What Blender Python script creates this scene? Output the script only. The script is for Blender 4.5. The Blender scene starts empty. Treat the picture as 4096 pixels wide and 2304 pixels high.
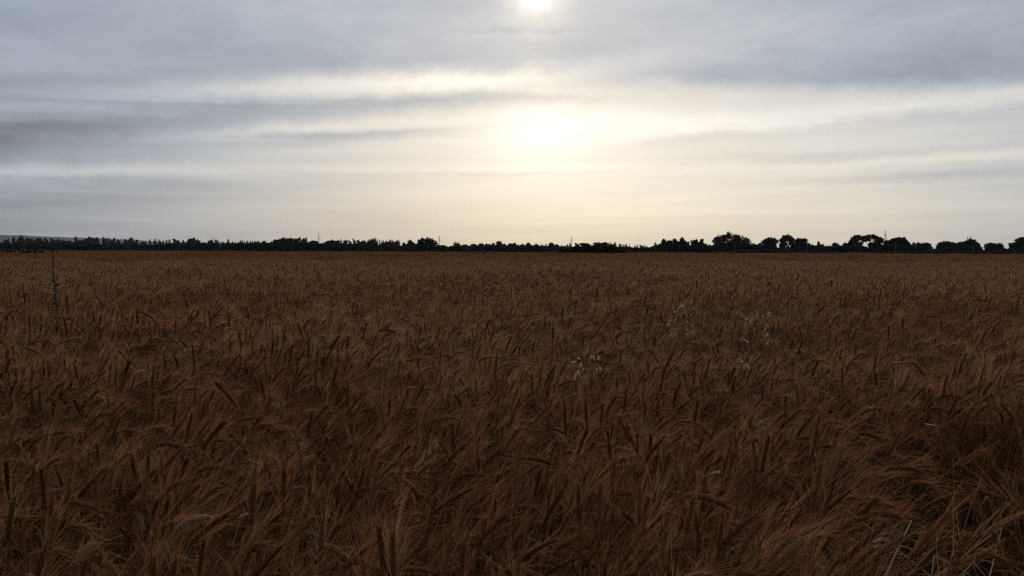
import bpy, math, random
import numpy as np
from mathutils import Vector, Matrix, Euler

R = math.radians
sc = bpy.context.scene
col = sc.collection

# ------------------------------------------------------------------ camera
F = 3547.0                       # focal length in pixels of the 4096 px photograph
CAM = Vector((0.0, 0.0, 1.45))
PITCH, ROLL = 2.44, 0.20
cd = bpy.data.cameras.new('camera')
cd.sensor_width = 36.0
cd.lens = F / 4096 * 36
cd.clip_start = 0.05
cd.clip_end = 20000
cam = bpy.data.objects.new('camera', cd)
col.objects.link(cam)
ROT = Euler((R(90 - PITCH), 0, 0)).to_matrix() @ Euler((0, 0, R(ROLL))).to_matrix()
cam.matrix_world = Matrix.Translation(CAM) @ ROT.to_4x4()
sc.camera = cam


def ray(x, y):
    """photo pixel -> world direction (only a direction; distance comes from what the thing stands on)"""
    return (ROT @ Vector(((x - 2048) / F, (1152 - y) / F, -1.0))).normalized()


def at(x, y, dist):
    d = ray(x, y)
    return CAM + d * (dist / d.y)


def px(p):
    q = ROT.transposed() @ (Vector(p) - CAM)
    return (2048 + F * q.x / -q.z, 1152 - F * q.y / -q.z)


def azel(x, y):
    d = ray(x, y)
    return math.degrees(math.atan2(d.x, d.y)), math.degrees(math.asin(d.z))


# ------------------------------------------------------------------ world
SUN_AZ, SUN_EL = azel(2140, -8)
SDIR = ray(2140, -8)
w = bpy.data.worlds.new('World')
sc.world = w
w.use_nodes = True
NT = w.node_tree
NT.nodes.clear()


class E:
    """tiny expression wrapper over Math nodes"""
    tree = NT

    def __init__(self, s):
        self.s = s

    @staticmethod
    def m(op, *a, clamp=False):
        n = E.tree.nodes.new('ShaderNodeMath')
        n.operation = op
        n.use_clamp = clamp
        for i, v in enumerate(a):
            if isinstance(v, E):
                E.tree.links.new(v.s, n.inputs[i])
            else:
                n.inputs[i].default_value = v
        return E(n.outputs[0])

    def __add__(self, o): return E.m('ADD', self, o)
    __radd__ = __add__
    def __sub__(self, o): return E.m('SUBTRACT', self, o)
    def __rsub__(self, o): return E.m('SUBTRACT', o, self)
    def __mul__(self, o): return E.m('MULTIPLY', self, o)
    __rmul__ = __mul__
    def __truediv__(self, o): return E.m('DIVIDE', self, o)
    def __rtruediv__(self, o): return E.m('DIVIDE', o, self)


def gauss(d):
    return E.m('POWER', 2.718282, (d * d) * -1.0)


def sstep(v, a, b):
    n = E.tree.nodes.new('ShaderNodeMapRange')
    n.interpolation_type = 'SMOOTHSTEP'
    E.tree.links.new(v.s, n.inputs[0])
    n.inputs[1].default_value = a
    n.inputs[2].default_value = b
    return E(n.outputs[0])


def vec(x, y, z):
    n = E.tree.nodes.new('ShaderNodeCombineXYZ')
    for i, v in enumerate((x, y, z)):
        if isinstance(v, E):
            E.tree.links.new(v.s, n.inputs[i])
        else:
            n.inputs[i].default_value = v
    return n.outputs[0]


def noise(v, scale, detail=4, rough=0.5, dist=0.0):
    n = E.tree.nodes.new('ShaderNodeTexNoise')
    n.inputs['Scale'].default_value = scale
    n.inputs['Detail'].default_value = detail
    n.inputs['Roughness'].default_value = rough
    n.inputs['Distortion'].default_value = dist
    E.tree.links.new(v, n.inputs['Vector'])
    return E(n.outputs[0])


def mixc(f, a, b):
    n = E.tree.nodes.new('ShaderNodeMix')
    n.data_type = 'RGBA'
    n.clamp_factor = True
    if isinstance(f, E):
        E.tree.links.new(f.s, n.inputs[0])
    else:
        n.inputs[0].default_value = f
    for i, v in ((6, a), (7, b)):
        if isinstance(v, tuple):
            n.inputs[i].default_value = (*v, 1)
        else:
            E.tree.links.new(v, n.inputs[i])
    return n.outputs[2]


def scalec(c, f):
    n = E.tree.nodes.new('ShaderNodeVectorMath')
    n.operation = 'SCALE'
    if isinstance(c, tuple):
        n.inputs[0].default_value = c
    else:
        E.tree.links.new(c, n.inputs[0])
    if isinstance(f, E):
        E.tree.links.new(f.s, n.inputs['Scale'])
    else:
        n.inputs['Scale'].default_value = f
    return n.outputs[0]


tc = NT.nodes.new('ShaderNodeTexCoord')
sx = NT.nodes.new('ShaderNodeSeparateXYZ')
NT.links.new(tc.outputs['Generated'], sx.inputs[0])
dx, dy, dz = (E(o) for o in sx.outputs)
el = E.m('ARCSINE', E.m('MAXIMUM', dz, 0.0)) * 57.29578
az = E.m('ARCTAN2', dx, dy) * 57.29578
# the cloud sheets hang level overhead: flat-layer coordinates give them their streaked perspective
inv = 1.0 / (E.m('MAXIMUM', dz, 0.0) + 0.10)
plx, ply = dx * inv, dy * inv
n_fib = noise(vec(plx * 0.75, ply * 2.0, 0.3), 1.0, 5, 0.55, 0.25)
n_big = noise(vec(plx * 0.28, ply * 0.9, 4.7), 1.0, 3, 0.5, 0.2)
n_puf = noise(vec(az * 0.42, el * 0.62, 1.7), 1.0, 5, 0.62)
n_sta = noise(vec(az * 0.045, el * 1.05 - az * 0.02, 9.1), 1.0, 4, 0.55, 0.4)
n_vei = noise(vec(az * 0.11, el * 0.34 - az * 0.012, 3.3), 1.0, 5, 0.62, 0.3)
elw = el + (n_puf - 0.5) * 1.05 + (n_sta - 0.5) * 0.8
D2P = F * math.pi / 180


def band(pts, sig, x0=None, xs=None):
    """soft cloud streak through photo points; returns 0..1"""
    ae = [azel(*p) for p in pts]
    c = np.polyfit([a for a, e in ae], [e for a, e in ae], len(pts) - 1)
    cen = None
    for k in c:
        cen = (cen * az + float(k)) if cen is not None else float(k)
        if not isinstance(cen, E):
            cen = E.m('ADD', cen, 0.0)
    g = gauss((elw - cen) * (D2P / sig))
    if x0 is not None:
        g = g * gauss((az - azel(x0, 500)[0]) * (D2P / xs))
    return g


SA = azel(2170, 500)[0]
daz = az - SA
# lower edge of the thick sheet overhead
ae = [azel(*p) for p in ((0, 300), (800, 345), (1500, 305), (2140, 275), (2700, 400), (3300, 390), (4096, 345))]
cc = np.polyfit([a for a, e in ae], [e for a, e in ae], 3)
cen = E.m('ADD', float(cc[0]), 0.0)
azc = E.m('MAXIMUM', E.m('MINIMUM', az, 40.0), -40.0)
for k in cc[1:]:
    cen = cen * azc + float(k)
deck = sstep(elw - cen, -0.35, 1.1)
# light behind the veil
wide = gauss(daz / 24.0)
mid = gauss(daz / 9.5) * gauss((el - 6.4) / 4.2)
core = gauss(daz / 3.2) * gauss((el - 7.4) / 2.3)
right = sstep(az, -6.0, 26.0)
L_low = 0.30 + wide * 0.295 + mid * 0.16 + core * 0.15 + right * 0.20
L_low = L_low + gauss((el - 4.5) / 4.0) * wide * 0.06
L_up = 0.43 + (n_vei - 0.5) * 0.30 + (n_big - 0.5) * 0.12 + wide * 0.05
L = L_low * (1.0 - deck) + L_up * deck
under = 1.0 - deck
L = L + (n_sta - 0.5) * under * 0.26 + (n_fib - 0.5) * 0.10
L = L + band(((500, 378), (1270, 352), (2070, 300)), 44, 1500, 1000) * 0.19
L = L + band(((1500, 520), (2200, 490), (3200, 505)), 58, 2300, 800) * 0.10
L = L + band(((1200, 355), (1800, 330), (2400, 290)), 36, 2000, 480) * 0.16
L = L - band(((1300, 430), (1900, 400), (2500, 385)), 30, 1900, 560) * 0.17
L = L - band(((0, 520), (700, 468), (1430, 418)), 52, 250, 1000) * 0.15
L = L - band(((0, 590), (500, 580), (900, 560)), 60, 0, 800) * 0.05
L = L + band(((700, 545), (1300, 500), (1800, 480)), 22, 1200, 500) * 0.12
L = L - band(((1150, 560), (1500, 545), (1850, 520)), 17, 1500, 420) * 0.13
L = L + band(((0, 688), (650, 684), (1300, 668)), 32, 250, 900) * 0.15
L = L - band(((0, 800), (700, 770), (1300, 740)), 50, 100, 900) * 0.04
L = L + band(((2700, 500), (3300, 462), (4096, 378)), 36, 3500, 900) * 0.13
L = L - band(((3000, 545), (3500, 500), (4096, 440)), 26, 3650, 600) * 0.08
L = L - band(((2580, 575), (2800, 545), (3000, 525)), 22, 2800, 280) * 0.08
L = L - band(((2600, 650), (3200, 628), (3800, 600)), 20, 3200, 620) * 0.07
L = L + band(((2900, 690), (3500, 655), (4096, 615)), 24, 3700, 620) * 0.09
L = L - band(((3200, 735), (3700, 715), (4096, 700)), 16, 3800, 500) * 0.07
L = L - band(((1700, 700), (2100, 695), (2500, 680)), 10, 2100, 420) * 0.10
L = L - band(((1800, 110), (2100, 122), (2350, 118)), 12, 2080, 260) * 0.07
L = L - band(((2700, 330), (3300, 330), (4096, 230)), 80, 3500, 800) * 0.07
L = L - band(((300, 315), (900, 290), (1500, 250)), 45, 900, 800) * 0.07
# the sun itself, through a hole in the sheet
saz, sel = SUN_AZ, SUN_EL + 0.25
th2 = ((az - saz) * math.cos(R(SUN_EL))) * ((az - saz) * math.cos(R(SUN_EL))) + (el - sel) * (el - sel)
th = E.m('SQRT', th2 + 0.0001) + (n_puf - 0.5) * 1.4
L = L + gauss(th / 1.05) * 0.62 + gauss(th / 2.2) * 0.28
# light falls off smoothly away from the sun's side of the sky
fs = (dx * float(SDIR.x) + dy * float(SDIR.y) + dz * float(SDIR.z)) * 0.5 + 0.5
L = L * (0.24 + sstep(fs, 0.08, 0.96) * 0.76)
L = E.m('MAXIMUM', L, 0.12)

warm = gauss(el / 5.0) * (0.05 + gauss(daz / 22.0) * 0.72 + right * 0.20) 
warm = warm + under * wide * 0.14
blu = sstep(L, 0.72, 0.36)
tint = mixc(blu, (1.01, 1.0, 0.965), (0.852, 0.98, 1.17))
tint = mixc(warm, tint, (1.09, 0.98, 0.765))
cloud = scalec(tint, L * 10.0)

sky = NT.nodes.new('ShaderNodeTexSky')
sky.sky_type = 'NISHITA'
sky.sun_disc = False
sky.sun_elevation = R(SUN_EL)
sky.sun_rotation = R(SUN_AZ)
sky.dust_density = 2.0
bg = NT.nodes.new('ShaderNodeBackground')
bg.inputs['Strength'].default_value = 0.1
NT.links.new(mixc(0.965, sky.outputs[0], cloud), bg.inputs['Color'])
wo = NT.nodes.new('ShaderNodeOutputWorld')
NT.links.new(bg.outputs[0], wo.inputs['Surface'])
w.cycles.sampling_method = 'MANUAL'
w.cycles.sample_map_resolution = 1024

# ------------------------------------------------------------------ sun, exposure
sd = bpy.data.lights.new('sun', 'SUN')
sd.energy = 1.0
sd.angle = R(12)
sd.color = (1.0, 0.93, 0.82)
sun = bpy.data.objects.new('sun', sd)
col.objects.link(sun)
sdir = Vector((math.sin(R(SUN_AZ)) * math.cos(R(SUN_EL)), math.cos(R(SUN_AZ)) * math.cos(R(SUN_EL)), math.sin(R(SUN_EL))))
sun.rotation_euler = sdir.to_track_quat('Z', 'Y').to_euler()
sun.location = (0, 0, 30)
vs = sc.view_settings
sc.display_settings.display_device = 'sRGB'
vs.view_transform = 'Standard'
vs.look = 'None'
vs.exposure = 0.0
vs.gamma = 1.0
vs.use_curve_mapping = False
cy = sc.cycles
DENOISE = False
cy.max_bounces = 5
cy.diffuse_bounces = 2
cy.glossy_bounces = 2
cy.transmission_bounces = 4
cy.transparent_max_bounces = 4
cy.volume_bounces = 0
cy.sample_clamp_indirect = 2.0
cy.sample_clamp_direct = 4.0
cy.debug_use_spatial_splits = True
cy.use_denoising = DENOISE
cy.use_adaptive_sampling = True
cy.adaptive_threshold = 0.01


# ------------------------------------------------------------------ materials
def material(name, cols, rough=0.75, transl=0.0, scale=3.0, spec=0.25, patch=None, rand=0.0, bump=0.0, pale=None):
    """cols: two base colours mixed by noise; patch: (colour, metres) broad natural variation; rand: per-plant value spread"""
    m = bpy.data.materials.new(name)
    m.use_nodes = True
    t = m.node_tree
    E.tree = t
    b = t.nodes['Principled BSDF']
    b.inputs['Roughness'].default_value = rough
    b.inputs['Specular IOR Level'].default_value = spec
    co = t.nodes.new('ShaderNodeTexCoord')
    ge = t.nodes.new('ShaderNodeNewGeometry')
    n = noise(co.outputs['Object'], scale, 3, 0.6)
    c = mixc(sstep(n, 0.3, 0.7), cols[0], cols[1])
    if patch:
        pn = noise(ge.outputs['Position'], 1.0 / patch[1], 3, 0.55)
        c = mixc(sstep(pn, 0.40, 0.66) * patch[2], c, patch[0])
    if rand:
        oi = t.nodes.new('ShaderNodeObjectInfo')
        at_ = t.nodes.new('ShaderNodeAttribute')
        at_.attribute_name = 'tone'
        rn = E.m('FRACT', E(oi.outputs['Random']) + E(at_.outputs['Fac']))
        c = scalec(c, (1.0 - rand) + rn * (2 * rand))
        if pale:
            c = mixc(sstep(E.m('FRACT', rn * 7.31), 0.72, 1.0) * 0.4, c, pale)
    t.links.new(c, b.inputs['Base Color'])
    if bump:
        bn = t.nodes.new('ShaderNodeBump')
        bn.inputs['Strength'].default_value = bump
        t.links.new(n.s, bn.inputs['Height'])
        t.links.new(bn.outputs[0], b.inputs['Normal'])
    if transl:
        tr = t.nodes.new('ShaderNodeBsdfTranslucent')
        t.links.new(c, tr.inputs['Color'])
        mx = t.nodes.new('ShaderNodeMixShader')
        mx.inputs[0].default_value = transl
        t.links.new(b.outputs[0], mx.inputs[1])
        t.links.new(tr.outputs[0], mx.inputs[2])
        t.links.new(mx.outputs[0], t.nodes['Material Output'].inputs['Surface'])
    return m


RED = (0.29, 0.092, 0.034)
M = dict(
    stem=material('straw_stem', ((0.22, 0.099, 0.042), (0.31, 0.149, 0.066)), 0.6, 0.0, 6, spec=0.06, patch=(RED, 2.6, 0.45), rand=0.35, pale=(0.44, 0.29, 0.16)),
    ear=material('wheat_ear', ((0.16, 0.068, 0.029), (0.24, 0.104, 0.045)), 0.7, 0.0, 60, spec=0.06, patch=((0.165, 0.053, 0.021), 2.6, 0.45), rand=0.42, pale=(0.42, 0.27, 0.14)),
    awn=material('wheat_awn', ((0.39, 0.178, 0.076), (0.52, 0.265, 0.122)), 0.55, 0.45, 8, spec=0.06, patch=((0.40, 0.142, 0.058), 2.6, 0.45), rand=0.3, pale=(0.62, 0.44, 0.25)),
    leaf=material('dry_leaf', ((0.20, 0.10, 0.042), (0.34, 0.185, 0.085)), 0.8, 0.15, 12, spec=0.06, rand=0.3),
    oat=material('oat_husk', ((0.76, 0.64, 0.45), (0.86, 0.75, 0.56)), 0.6, 0.5, 40),
    straw=material('bare_straw', ((0.36, 0.24, 0.14), (0.48, 0.34, 0.21)), 0.55, 0.0, 8),
    oatstem=material('oat_stem', ((0.34, 0.21, 0.11), (0.42, 0.28, 0.16)), 0.6),
    weed=material('weed_green', ((0.020, 0.034, 0.016), (0.036, 0.056, 0.025)), 0.7, 0.15, 8),
    weedstem=material('weed_stem', ((0.018, 0.022, 0.011), (0.03, 0.033, 0.017)), 0.9),
    dead=material('dead_weed', ((0.075, 0.05, 0.035), (0.11, 0.075, 0.05)), 0.8),
    herb=material('herb_leaf', ((0.025, 0.05, 0.04), (0.04, 0.075, 0.055)), 0.6, 0.1, 20),
    soil=material('soil', ((0.055, 0.038, 0.028), (0.10, 0.07, 0.05)), 0.95, 0, 2.5, bump=0.4, patch=((0.13, 0.10, 0.05), 60, 0.6)),
    hill=material('hill_grass', ((0.10, 0.066, 0.052), (0.14, 0.095, 0.07)), 0.95, 0, 0.006, patch=((0.10, 0.078, 0.06), 300, 0.7)),
    crown=material('foliage', ((0.014, 0.020, 0.010), (0.030, 0.038, 0.017)), 0.8, 0.0, 0.5, spec=0.08, rand=0.2),
    poplar=material('poplar_foliage', ((0.016, 0.021, 0.011), (0.030, 0.036, 0.017)), 0.8, 0.0, 0.5, spec=0.08, rand=0.2),
    bark=material('bark', ((0.055, 0.042, 0.032), (0.09, 0.07, 0.055)), 0.9, 0, 3, bump=0.5),
    concrete=material('concrete', ((0.11, 0.10, 0.095), (0.17, 0.16, 0.15)), 0.85, 0, 4),
    steel=material('galvanised_steel', ((0.10, 0.10, 0.10), (0.15, 0.15, 0.15)), 0.5, 0, 5),
    wire=material('pale_cable', ((0.28, 0.28, 0.27), (0.36, 0.36, 0.35)), 0.5, 0, 1),
    plaster=material('plaster', ((0.42, 0.40, 0.37), (0.52, 0.50, 0.46)), 0.9, 0, 1),
    slate=material('roof_sheet', ((0.34, 0.34, 0.35), (0.42, 0.42, 0.43)), 0.6, 0, 1),
)


# ------------------------------------------------------------------ mesh helpers
class MB:
    def __init__(self):
        self.v, self.f, self.mi = [], [], []

    def face(self, pts, mi=0):
        k = len(self.v)
        self.v += [tuple(p) for p in pts]
        self.f.append(tuple(range(k, k + len(pts))))
        self.mi.append(mi)

    def tube(self, path, radii, n=4, mi=0, cap=True):
        k0 = len(self.v)
        path = [Vector(p) for p in path]
        for i, p in enumerate(path):
            d = (path[min(i + 1, len(path) - 1)] - path[max(i - 1, 0)]).normalized()
            a = d.orthogonal().normalized() if i == 0 else (a - d * a.dot(d)).normalized()
            b = d.cross(a)
            r = radii[i] if hasattr(radii, '__len__') else radii
            for j in range(n):
                t = 2 * math.pi * j / n
                self.v.append(tuple(p + a * (math.cos(t) * r) + b * (math.sin(t) * r)))
        for i in range(len(path) - 1):
            for j in range(n):
                q = k0 + i * n
                self.f.append((q + j, q + (j + 1) % n, q + n + (j + 1) % n, q + n + j))
                self.mi.append(mi)
        if cap:
            e = k0 + (len(path) - 1) * n
            self.f.append(tuple(e + j for j in range(n)))
            self.mi.append(mi)
            self.f.append(tuple(k0 + n - 1 - j for j in range(n)))
            self.mi.append(mi)

    def grain(self, p, d, s, l, wd, th, mi=0):
        """husk: pointed six-point body from p along d, s = sideways"""
        d, s = d.normalized(), (s - d * s.dot(d)).normalized()
        t = d.cross(s)
        k = len(self.v)
        c = p + d * (l * 0.4)
        for q in (p, c + s * wd, c + t * th, c - s * wd, c - t * th, p + d * l):
            self.v.append(tuple(q))
        for a, b in ((1, 2), (2, 3), (3, 4), (4, 1)):
            self.f += [(k, k + b, k + a), (k + 5, k + a, k + b)]
            self.mi += [mi, mi]

    def ribbon(self, path, widths, side, mi=0):
        k = len(self.v)
        for p, wd in zip(path, widths):
            self.v += [tuple(Vector(p) - side * wd), tuple(Vector(p) + side * wd)]
        for i in range(len(path) - 1):
            q = k + 2 * i
            self.f.append((q, q + 1, q + 3, q + 2))
            self.mi.append(mi)

    def box(self, c, sx_, sy_, sz_, mi=0):
        x, y, z = c
        k = len(self.v)
        for a in (-1, 1):
            for b in (-1, 1):
                for d in (-1, 1):
                    self.v.append((x + a * sx_ / 2, y + b * sy_ / 2, z + d * sz_ / 2))
        for q in ((0, 1, 3, 2), (4, 6, 7, 5), (0, 4, 5, 1), (2, 3, 7, 6), (0, 2, 6, 4), (1, 5, 7, 3)):
            self.f.append(tuple(k + i for i in q))
            self.mi.append(mi)

    def add(self, o, mi=None, xf=None):
        k = len(self.v)
        self.v += [tuple(xf @ Vector(p)) for p in o.v] if xf is not None else o.v
        self.f += [tuple(i + k for i in q) for q in o.f]
        self.mi += o.mi if mi is None else [mi] * len(o.f)

    def mesh(self, name, mats, smooth=False):
        me = bpy.data.meshes.new(name)
        me.from_pydata(self.v, [], self.f)
        for m in mats:
            me.materials.append(m)
        if len(mats) > 1:
            me.polygons.foreach_set('material_index', self.mi)
        if smooth:
            me.polygons.foreach_set('use_smooth', [True] * len(self.f))
        me.update()
        return me


def obj(name, me, parent=None):
    o = bpy.data.objects.new(name, me)
    col.objects.link(o)
    o.parent = parent
    return o


def tag(o, label=None, cat=None, group=None, kind=None):
    if label: o['label'] = label
    if cat: o['category'] = cat
    if group: o['group'] = group
    if kind: o['kind'] = kind
    return o


def thing(name, loc, label, cat, group=None, rz=0.0, scale=None):
    o = obj(name, None)
    o.empty_display_size = 0.1
    o.location = loc
    o.rotation_euler = (0, 0, rz)
    if scale: o.scale = scale
    return tag(o, label, cat, group)


# ------------------------------------------------------------------ ground and hill
g = MB()
g.face([(-9000, -300, 0), (9000, -300, 0), (9000, 12000, 0), (-9000, 12000, 0)])
ground = tag(obj('ground', g.mesh('ground', [M['soil']])), kind='structure')

HD = 4200.0
prof = [(-700, 930), (-300, 935), (0, 939), (45, 938), (100, 943), (200, 946.5), (300, 950), (400, 953.5), (500, 957.5), (600, 965), (650, 968.5),
        (850, 970), (1000, 970), (1110, 971), (1300, 976), (1700, 986), (2100, 994)]
h = MB()
rng = random.Random(5)
xs_ = np.arange(-700, 2101, 25)
ys_ = np.interp(xs_, [p[0] for p in prof], [p[1] for p in prof])
NR = 9
for i, (x, y) in enumerate(zip(xs_, ys_)):
    top = at(x, y, HD)
    for j in range(NR):
        t = j / (NR - 1)                       # 0 front foot, 1 back foot
        s = math.sin(math.pi * min(1, t * 0.62 / 0.5 if t < 0.81 else (1 - t) / 0.19 * 0.5 + 0.5)) if 0 else max(0.0, 1 - abs(t - 0.72) / (0.72 if t < 0.72 else 0.28))
        s = s * s * (3 - 2 * s)
        jit = rng.uniform(-1.2, 1.2) if 0 < s < 0.98 else 0
        h.v.append((top.x * (0.8 + 0.25 * t), HD - 800 + 1100 * t, -0.5 + s * (top.z + 0.5) + jit))
n_ = len(xs_)
for i in range(n_ - 1):
    for j in range(NR - 1):
        a = i * NR + j
        h.f.append((a, a + NR, a + NR + 1, a + 1))
        h.mi.append(0)
tag(obj('hill', h.mesh('hill', [M['hill']], True)), kind='structure')


# ------------------------------------------------------------------ wheat stalks
def stalk(seed, lean, neck, curl, height=0.80, lod=0):
    """one ripe bearded wheat plant bending towards +X. Returns parts as MBs"""
    r = random.Random(seed)
    stem, ear, beard, leaves = MB(), MB(), MB(), []
    n = 10 if lod == 0 else 5
    p = Vector((0, 0, 0))
    pts, dirs = [p.copy()], []
    th = R(r.uniform(-2, 2))
    wob = r.uniform(-0.05, 0.05)
    ds = height / n
    for i in range(n):
        s = (i + 0.5) / n
        a = th + R(lean) * s ** 1.5 + R(neck) * max(0, (s - 0.72) / 0.28) ** 2
        d = Vector((math.sin(a), wob * math.sin(3 * s), math.cos(a))).normalized()
        p = p + d * ds
        pts.append(p.copy())
        dirs.append(d)
    stem.tube(pts, [0.0021 - 0.0009 * i / n for i in range(n + 1)], 3, cap=False)
    a0 = a
    nl = r.choice((9, 10, 11)) if lod == 0 else 4
    el_ = r.uniform(0.062, 0.086)
    tw = r.uniform(0, math.pi)
    path = [p.copy()]
    for i in range(nl * 2):
        s = i / (nl * 2)
        a = a0 + R(neck) * 0.25 + R(curl) * s
        d = Vector((math.sin(a), wob, math.cos(a))).normalized()
        s0 = d.cross(Vector((0, 1, 0))).normalized()
        q = d.cross(s0)
        side = (s0 * math.cos(tw) + q * math.sin(tw)) * (1 if i % 2 else -1)
        face = d.cross(side)
        p = p + d * (el_ / (nl * 2))
        path.append(p.copy())
        fat = 0.75 + 0.5 * math.sin(math.pi * min(1, s * 0.9 + 0.15))
        if lod == 0:
            for k_, (o1, o2) in enumerate(((0.30, 0.0), (0.22, 0.32), (0.22, -0.32))):
                ear.grain(p - d * 0.002, d + side * o1 + face * o2, face, r.uniform(0.0115, 0.0138), 0.0026 * fat, 0.0023 * fat)
            m_ = 2
        else:
            m_ = 1 if i % 2 else 2
        for k_ in range(m_):
            L_ = r.uniform(0.045, 0.075) * (0.8 + 0.3 * s)
            ad = (d + side * r.uniform(0.12, 0.5) + face * r.uniform(-0.38, 0.38)).normalized()
            b0 = p + side * 0.002
            mid_ = b0 + ad * (L_ * 0.5)
            tip = mid_ + (ad + d * 0.12 + side * r.uniform(-0.1, 0.14) + Vector((0, 0, r.uniform(-0.1, 0.02)))).normalized() * (L_ * 0.5)
            sd_ = ad.cross(Vector((r.uniform(-1, 1), r.uniform(-1, 1), r.uniform(-1, 1)))).normalized()
            wd = 0.00022 if lod == 0 else 0.00050
            beard.ribbon([b0, mid_, tip], [wd, wd * 0.8, wd * 0.3], sd_)
    if lod:
        ear.tube([path[0], path[len(path) // 2], path[-1]], [0.0040, 0.0063, 0.0027], 4)
    for k_ in range(r.choice((1, 2, 2, 3)) if lod == 0 else 1):
        lf = MB()
        i0 = r.choice((3, 4, 5, 6, 7) if lod == 0 else (2, 3))
        b0 = pts[i0]
        ang = r.uniform(0, 2 * math.pi)
        hd = Vector((math.cos(ang), math.sin(ang), 0))
        sd_ = hd.cross(Vector((0, 0, 1))) * 1.0
        sd_ = (sd_ + Vector((0, 0, r.uniform(-0.8, 0.8)))).normalized()
        L_ = r.uniform(0.10, 0.20)
        up = r.uniform(0.4, 1.3)
        q = b0.copy()
        pp = [q.copy()]
        ns = 6 if lod == 0 else 3
        for j in range(ns):
            u = up - (j / ns) * r.uniform(1.6, 3.0)
            q = q + (hd * math.cos(u) + Vector((0, 0, math.sin(u)))) * (L_ / ns)
            pp.append(q.copy())
        lf.ribbon(pp, [0.0035 * math.sin(math.pi * (0.25 + 0.75 * j / ns)) + 0.0004 for j in range(ns + 1)], sd_)
        leaves.append(lf)
    return dict(stem=stem, ear=ear, beard=beard, leaves=leaves, tip=path[-1], mid=path[nl], h=max(q.z for q in path))


KINDS = [  # name, lean, neck, curl
    ('upright', 6, 3, 6), ('upright', -4, 6, 10), ('upright', 10, 5, 5),
    ('leaning', 18, 14, 14), ('leaning', 24, 10, 12), ('leaning', 20, 22, 18), ('leaning', 16, 18, 26),
    ('nodding', 16, 48, 36), ('nodding', 20, 58, 44), ('nodding', 22, 40, 50), ('nodding', 14, 66, 40),
    ('drooping', 18, 92, 48), ('drooping', 14, 105, 40)]
WT = [6, 5, 6, 8, 7, 7, 7, 4.5, 3.2, 4, 3, 1.8, 1.2]
WMATS = [M['stem'], M['ear'], M['awn'], M['leaf']]
protos, parts_me = [], []
hidden = bpy.data.collections.new('wheat_prototypes')      # not linked to the scene
for i, (kn, a, b, c) in enumerate(KINDS):
    s = stalk(100 + i, a, b, c, height=0.80)
    j = MB()
    j.add(s['stem'], 0); j.add(s['ear'], 1); j.add(s['beard'], 2)
    for lf in s['leaves']: j.add(lf, 3)
    o = bpy.data.objects.new('stalk_%02d' % i, j.mesh('stalk', WMATS))
    hidden.objects.link(o)
    protos.append(s)
    parts_me.append(dict(stem=s['stem'].mesh('stem', [M['stem']]), ear=s['ear'].mesh('ear', [M['ear']]),
                         beard=s['beard'].mesh('beard', [M['awn']]),
                         leaves=[lf.mesh('leaf', [M['leaf']]) for lf in s['leaves']]))
H0 = np.array([s['h'] for s in protos])


def field_height(x, y):
    """gentle swell of the crop, the same for every distance"""
    return (0.885 + 0.045 * np.sin(x * 0.9 + 1.3 * np.sin(y * 0.55)) * np.sin(y * 0.8 + 0.7) + 0.03 * np.sin(x * 0.23 + 1.0) * np.sin(y * 0.31 + 2.0)
            + 0.02 * np.sin(x * 2.7 + 2) * np.sin(y * 2.3))


GAPS = [(25.4, 2.35, 7.6, 1.45), (-17.6, 2.35, 3.4, 0.45), (-6.5, 2.2, 2.2, 0.3), (13.5, 3.4, 2.0, 0.5)]   # azimuth, distance, half sizes
DENS = 470
CLOSE, NEAR, MIDR, FARR, EDGE = 3.9, 13.0, 40.0, 110.0, 190.0
HALF = R(47)


def inside_gap(x, y):
    k = np.ones_like(x)
    a_, r_ = np.degrees(np.arctan2(x, y)), np.hypot(x, y)
    for ga, gr, ra, rr_ in GAPS:
        d = ((a_ - ga) / ra) ** 2 + ((r_ - gr) / rr_) ** 2
        k = np.minimum(k, np.clip((d - 0.55) / 0.6, 0, 1))
    return k


nr = np.random.default_rng(11)
N = int(DENS * HALF * (CLOSE + 0.3) ** 2)
rad = np.sqrt(nr.uniform(0.9 ** 2, (CLOSE + 0.3) ** 2, N))
ang = nr.uniform(-HALF, HALF, N)
PX, PY = rad * np.sin(ang), rad * np.cos(ang)
# tillering: plants stand in loose tufts
tn = np.sin(PX * 7.3 + 2.1 * np.sin(PY * 5.1)) * np.sin(PY * 6.7 + 1.7 * np.sin(PX * 4.3))
keep = nr.uniform(0, 1, N) < np.clip(0.78 + 0.35 * tn, 0.3, 1)
keep &= nr.uniform(0, 1, N) < inside_gap(PX, PY) + 0.004
keep &= (rad < CLOSE + nr.uniform(-0.2, 0.3, N))
PX, PY = PX[keep], PY[keep]
N = len(PX)
KI = nr.choice(len(KINDS), N, p=np.array(WT) / sum(WT))
SC = field_height(PX, PY) / (0.5 * H0[KI] + 0.5 * 0.87) * nr.normal(1.0, 0.065, N).clip(0.74, 1.2)
near_gap = inside_gap(PX / 1.0, PY + 0.12)
SC *= 0.86 + 0.14 * near_gap
RZ = nr.normal(R(-6), R(62), N)
TX, TY = nr.normal(0, R(4.5), N), nr.normal(R(4), R(5), N)

# the 300 stalks that show largest: nearest ears inside the picture
tops = np.array([protos[k]['mid'] for k in KI])
vis = []
order = np.argsort(PX ** 2 + PY ** 2)
for i in order:
    m_ = Matrix.Translation((PX[i], PY[i], 0)) @ Euler((TX[i], TY[i], RZ[i])).to_matrix().to_4x4() @ Matrix.Scale(SC[i], 4)
    u, v = px(m_ @ Vector(tops[i]))
    if -20 < u < 4116 and v < 2320:
        vis.append(i)
    if len(vis) >= 285:
        break
hero = np.zeros(N, bool)
hero[vis] = True

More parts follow.
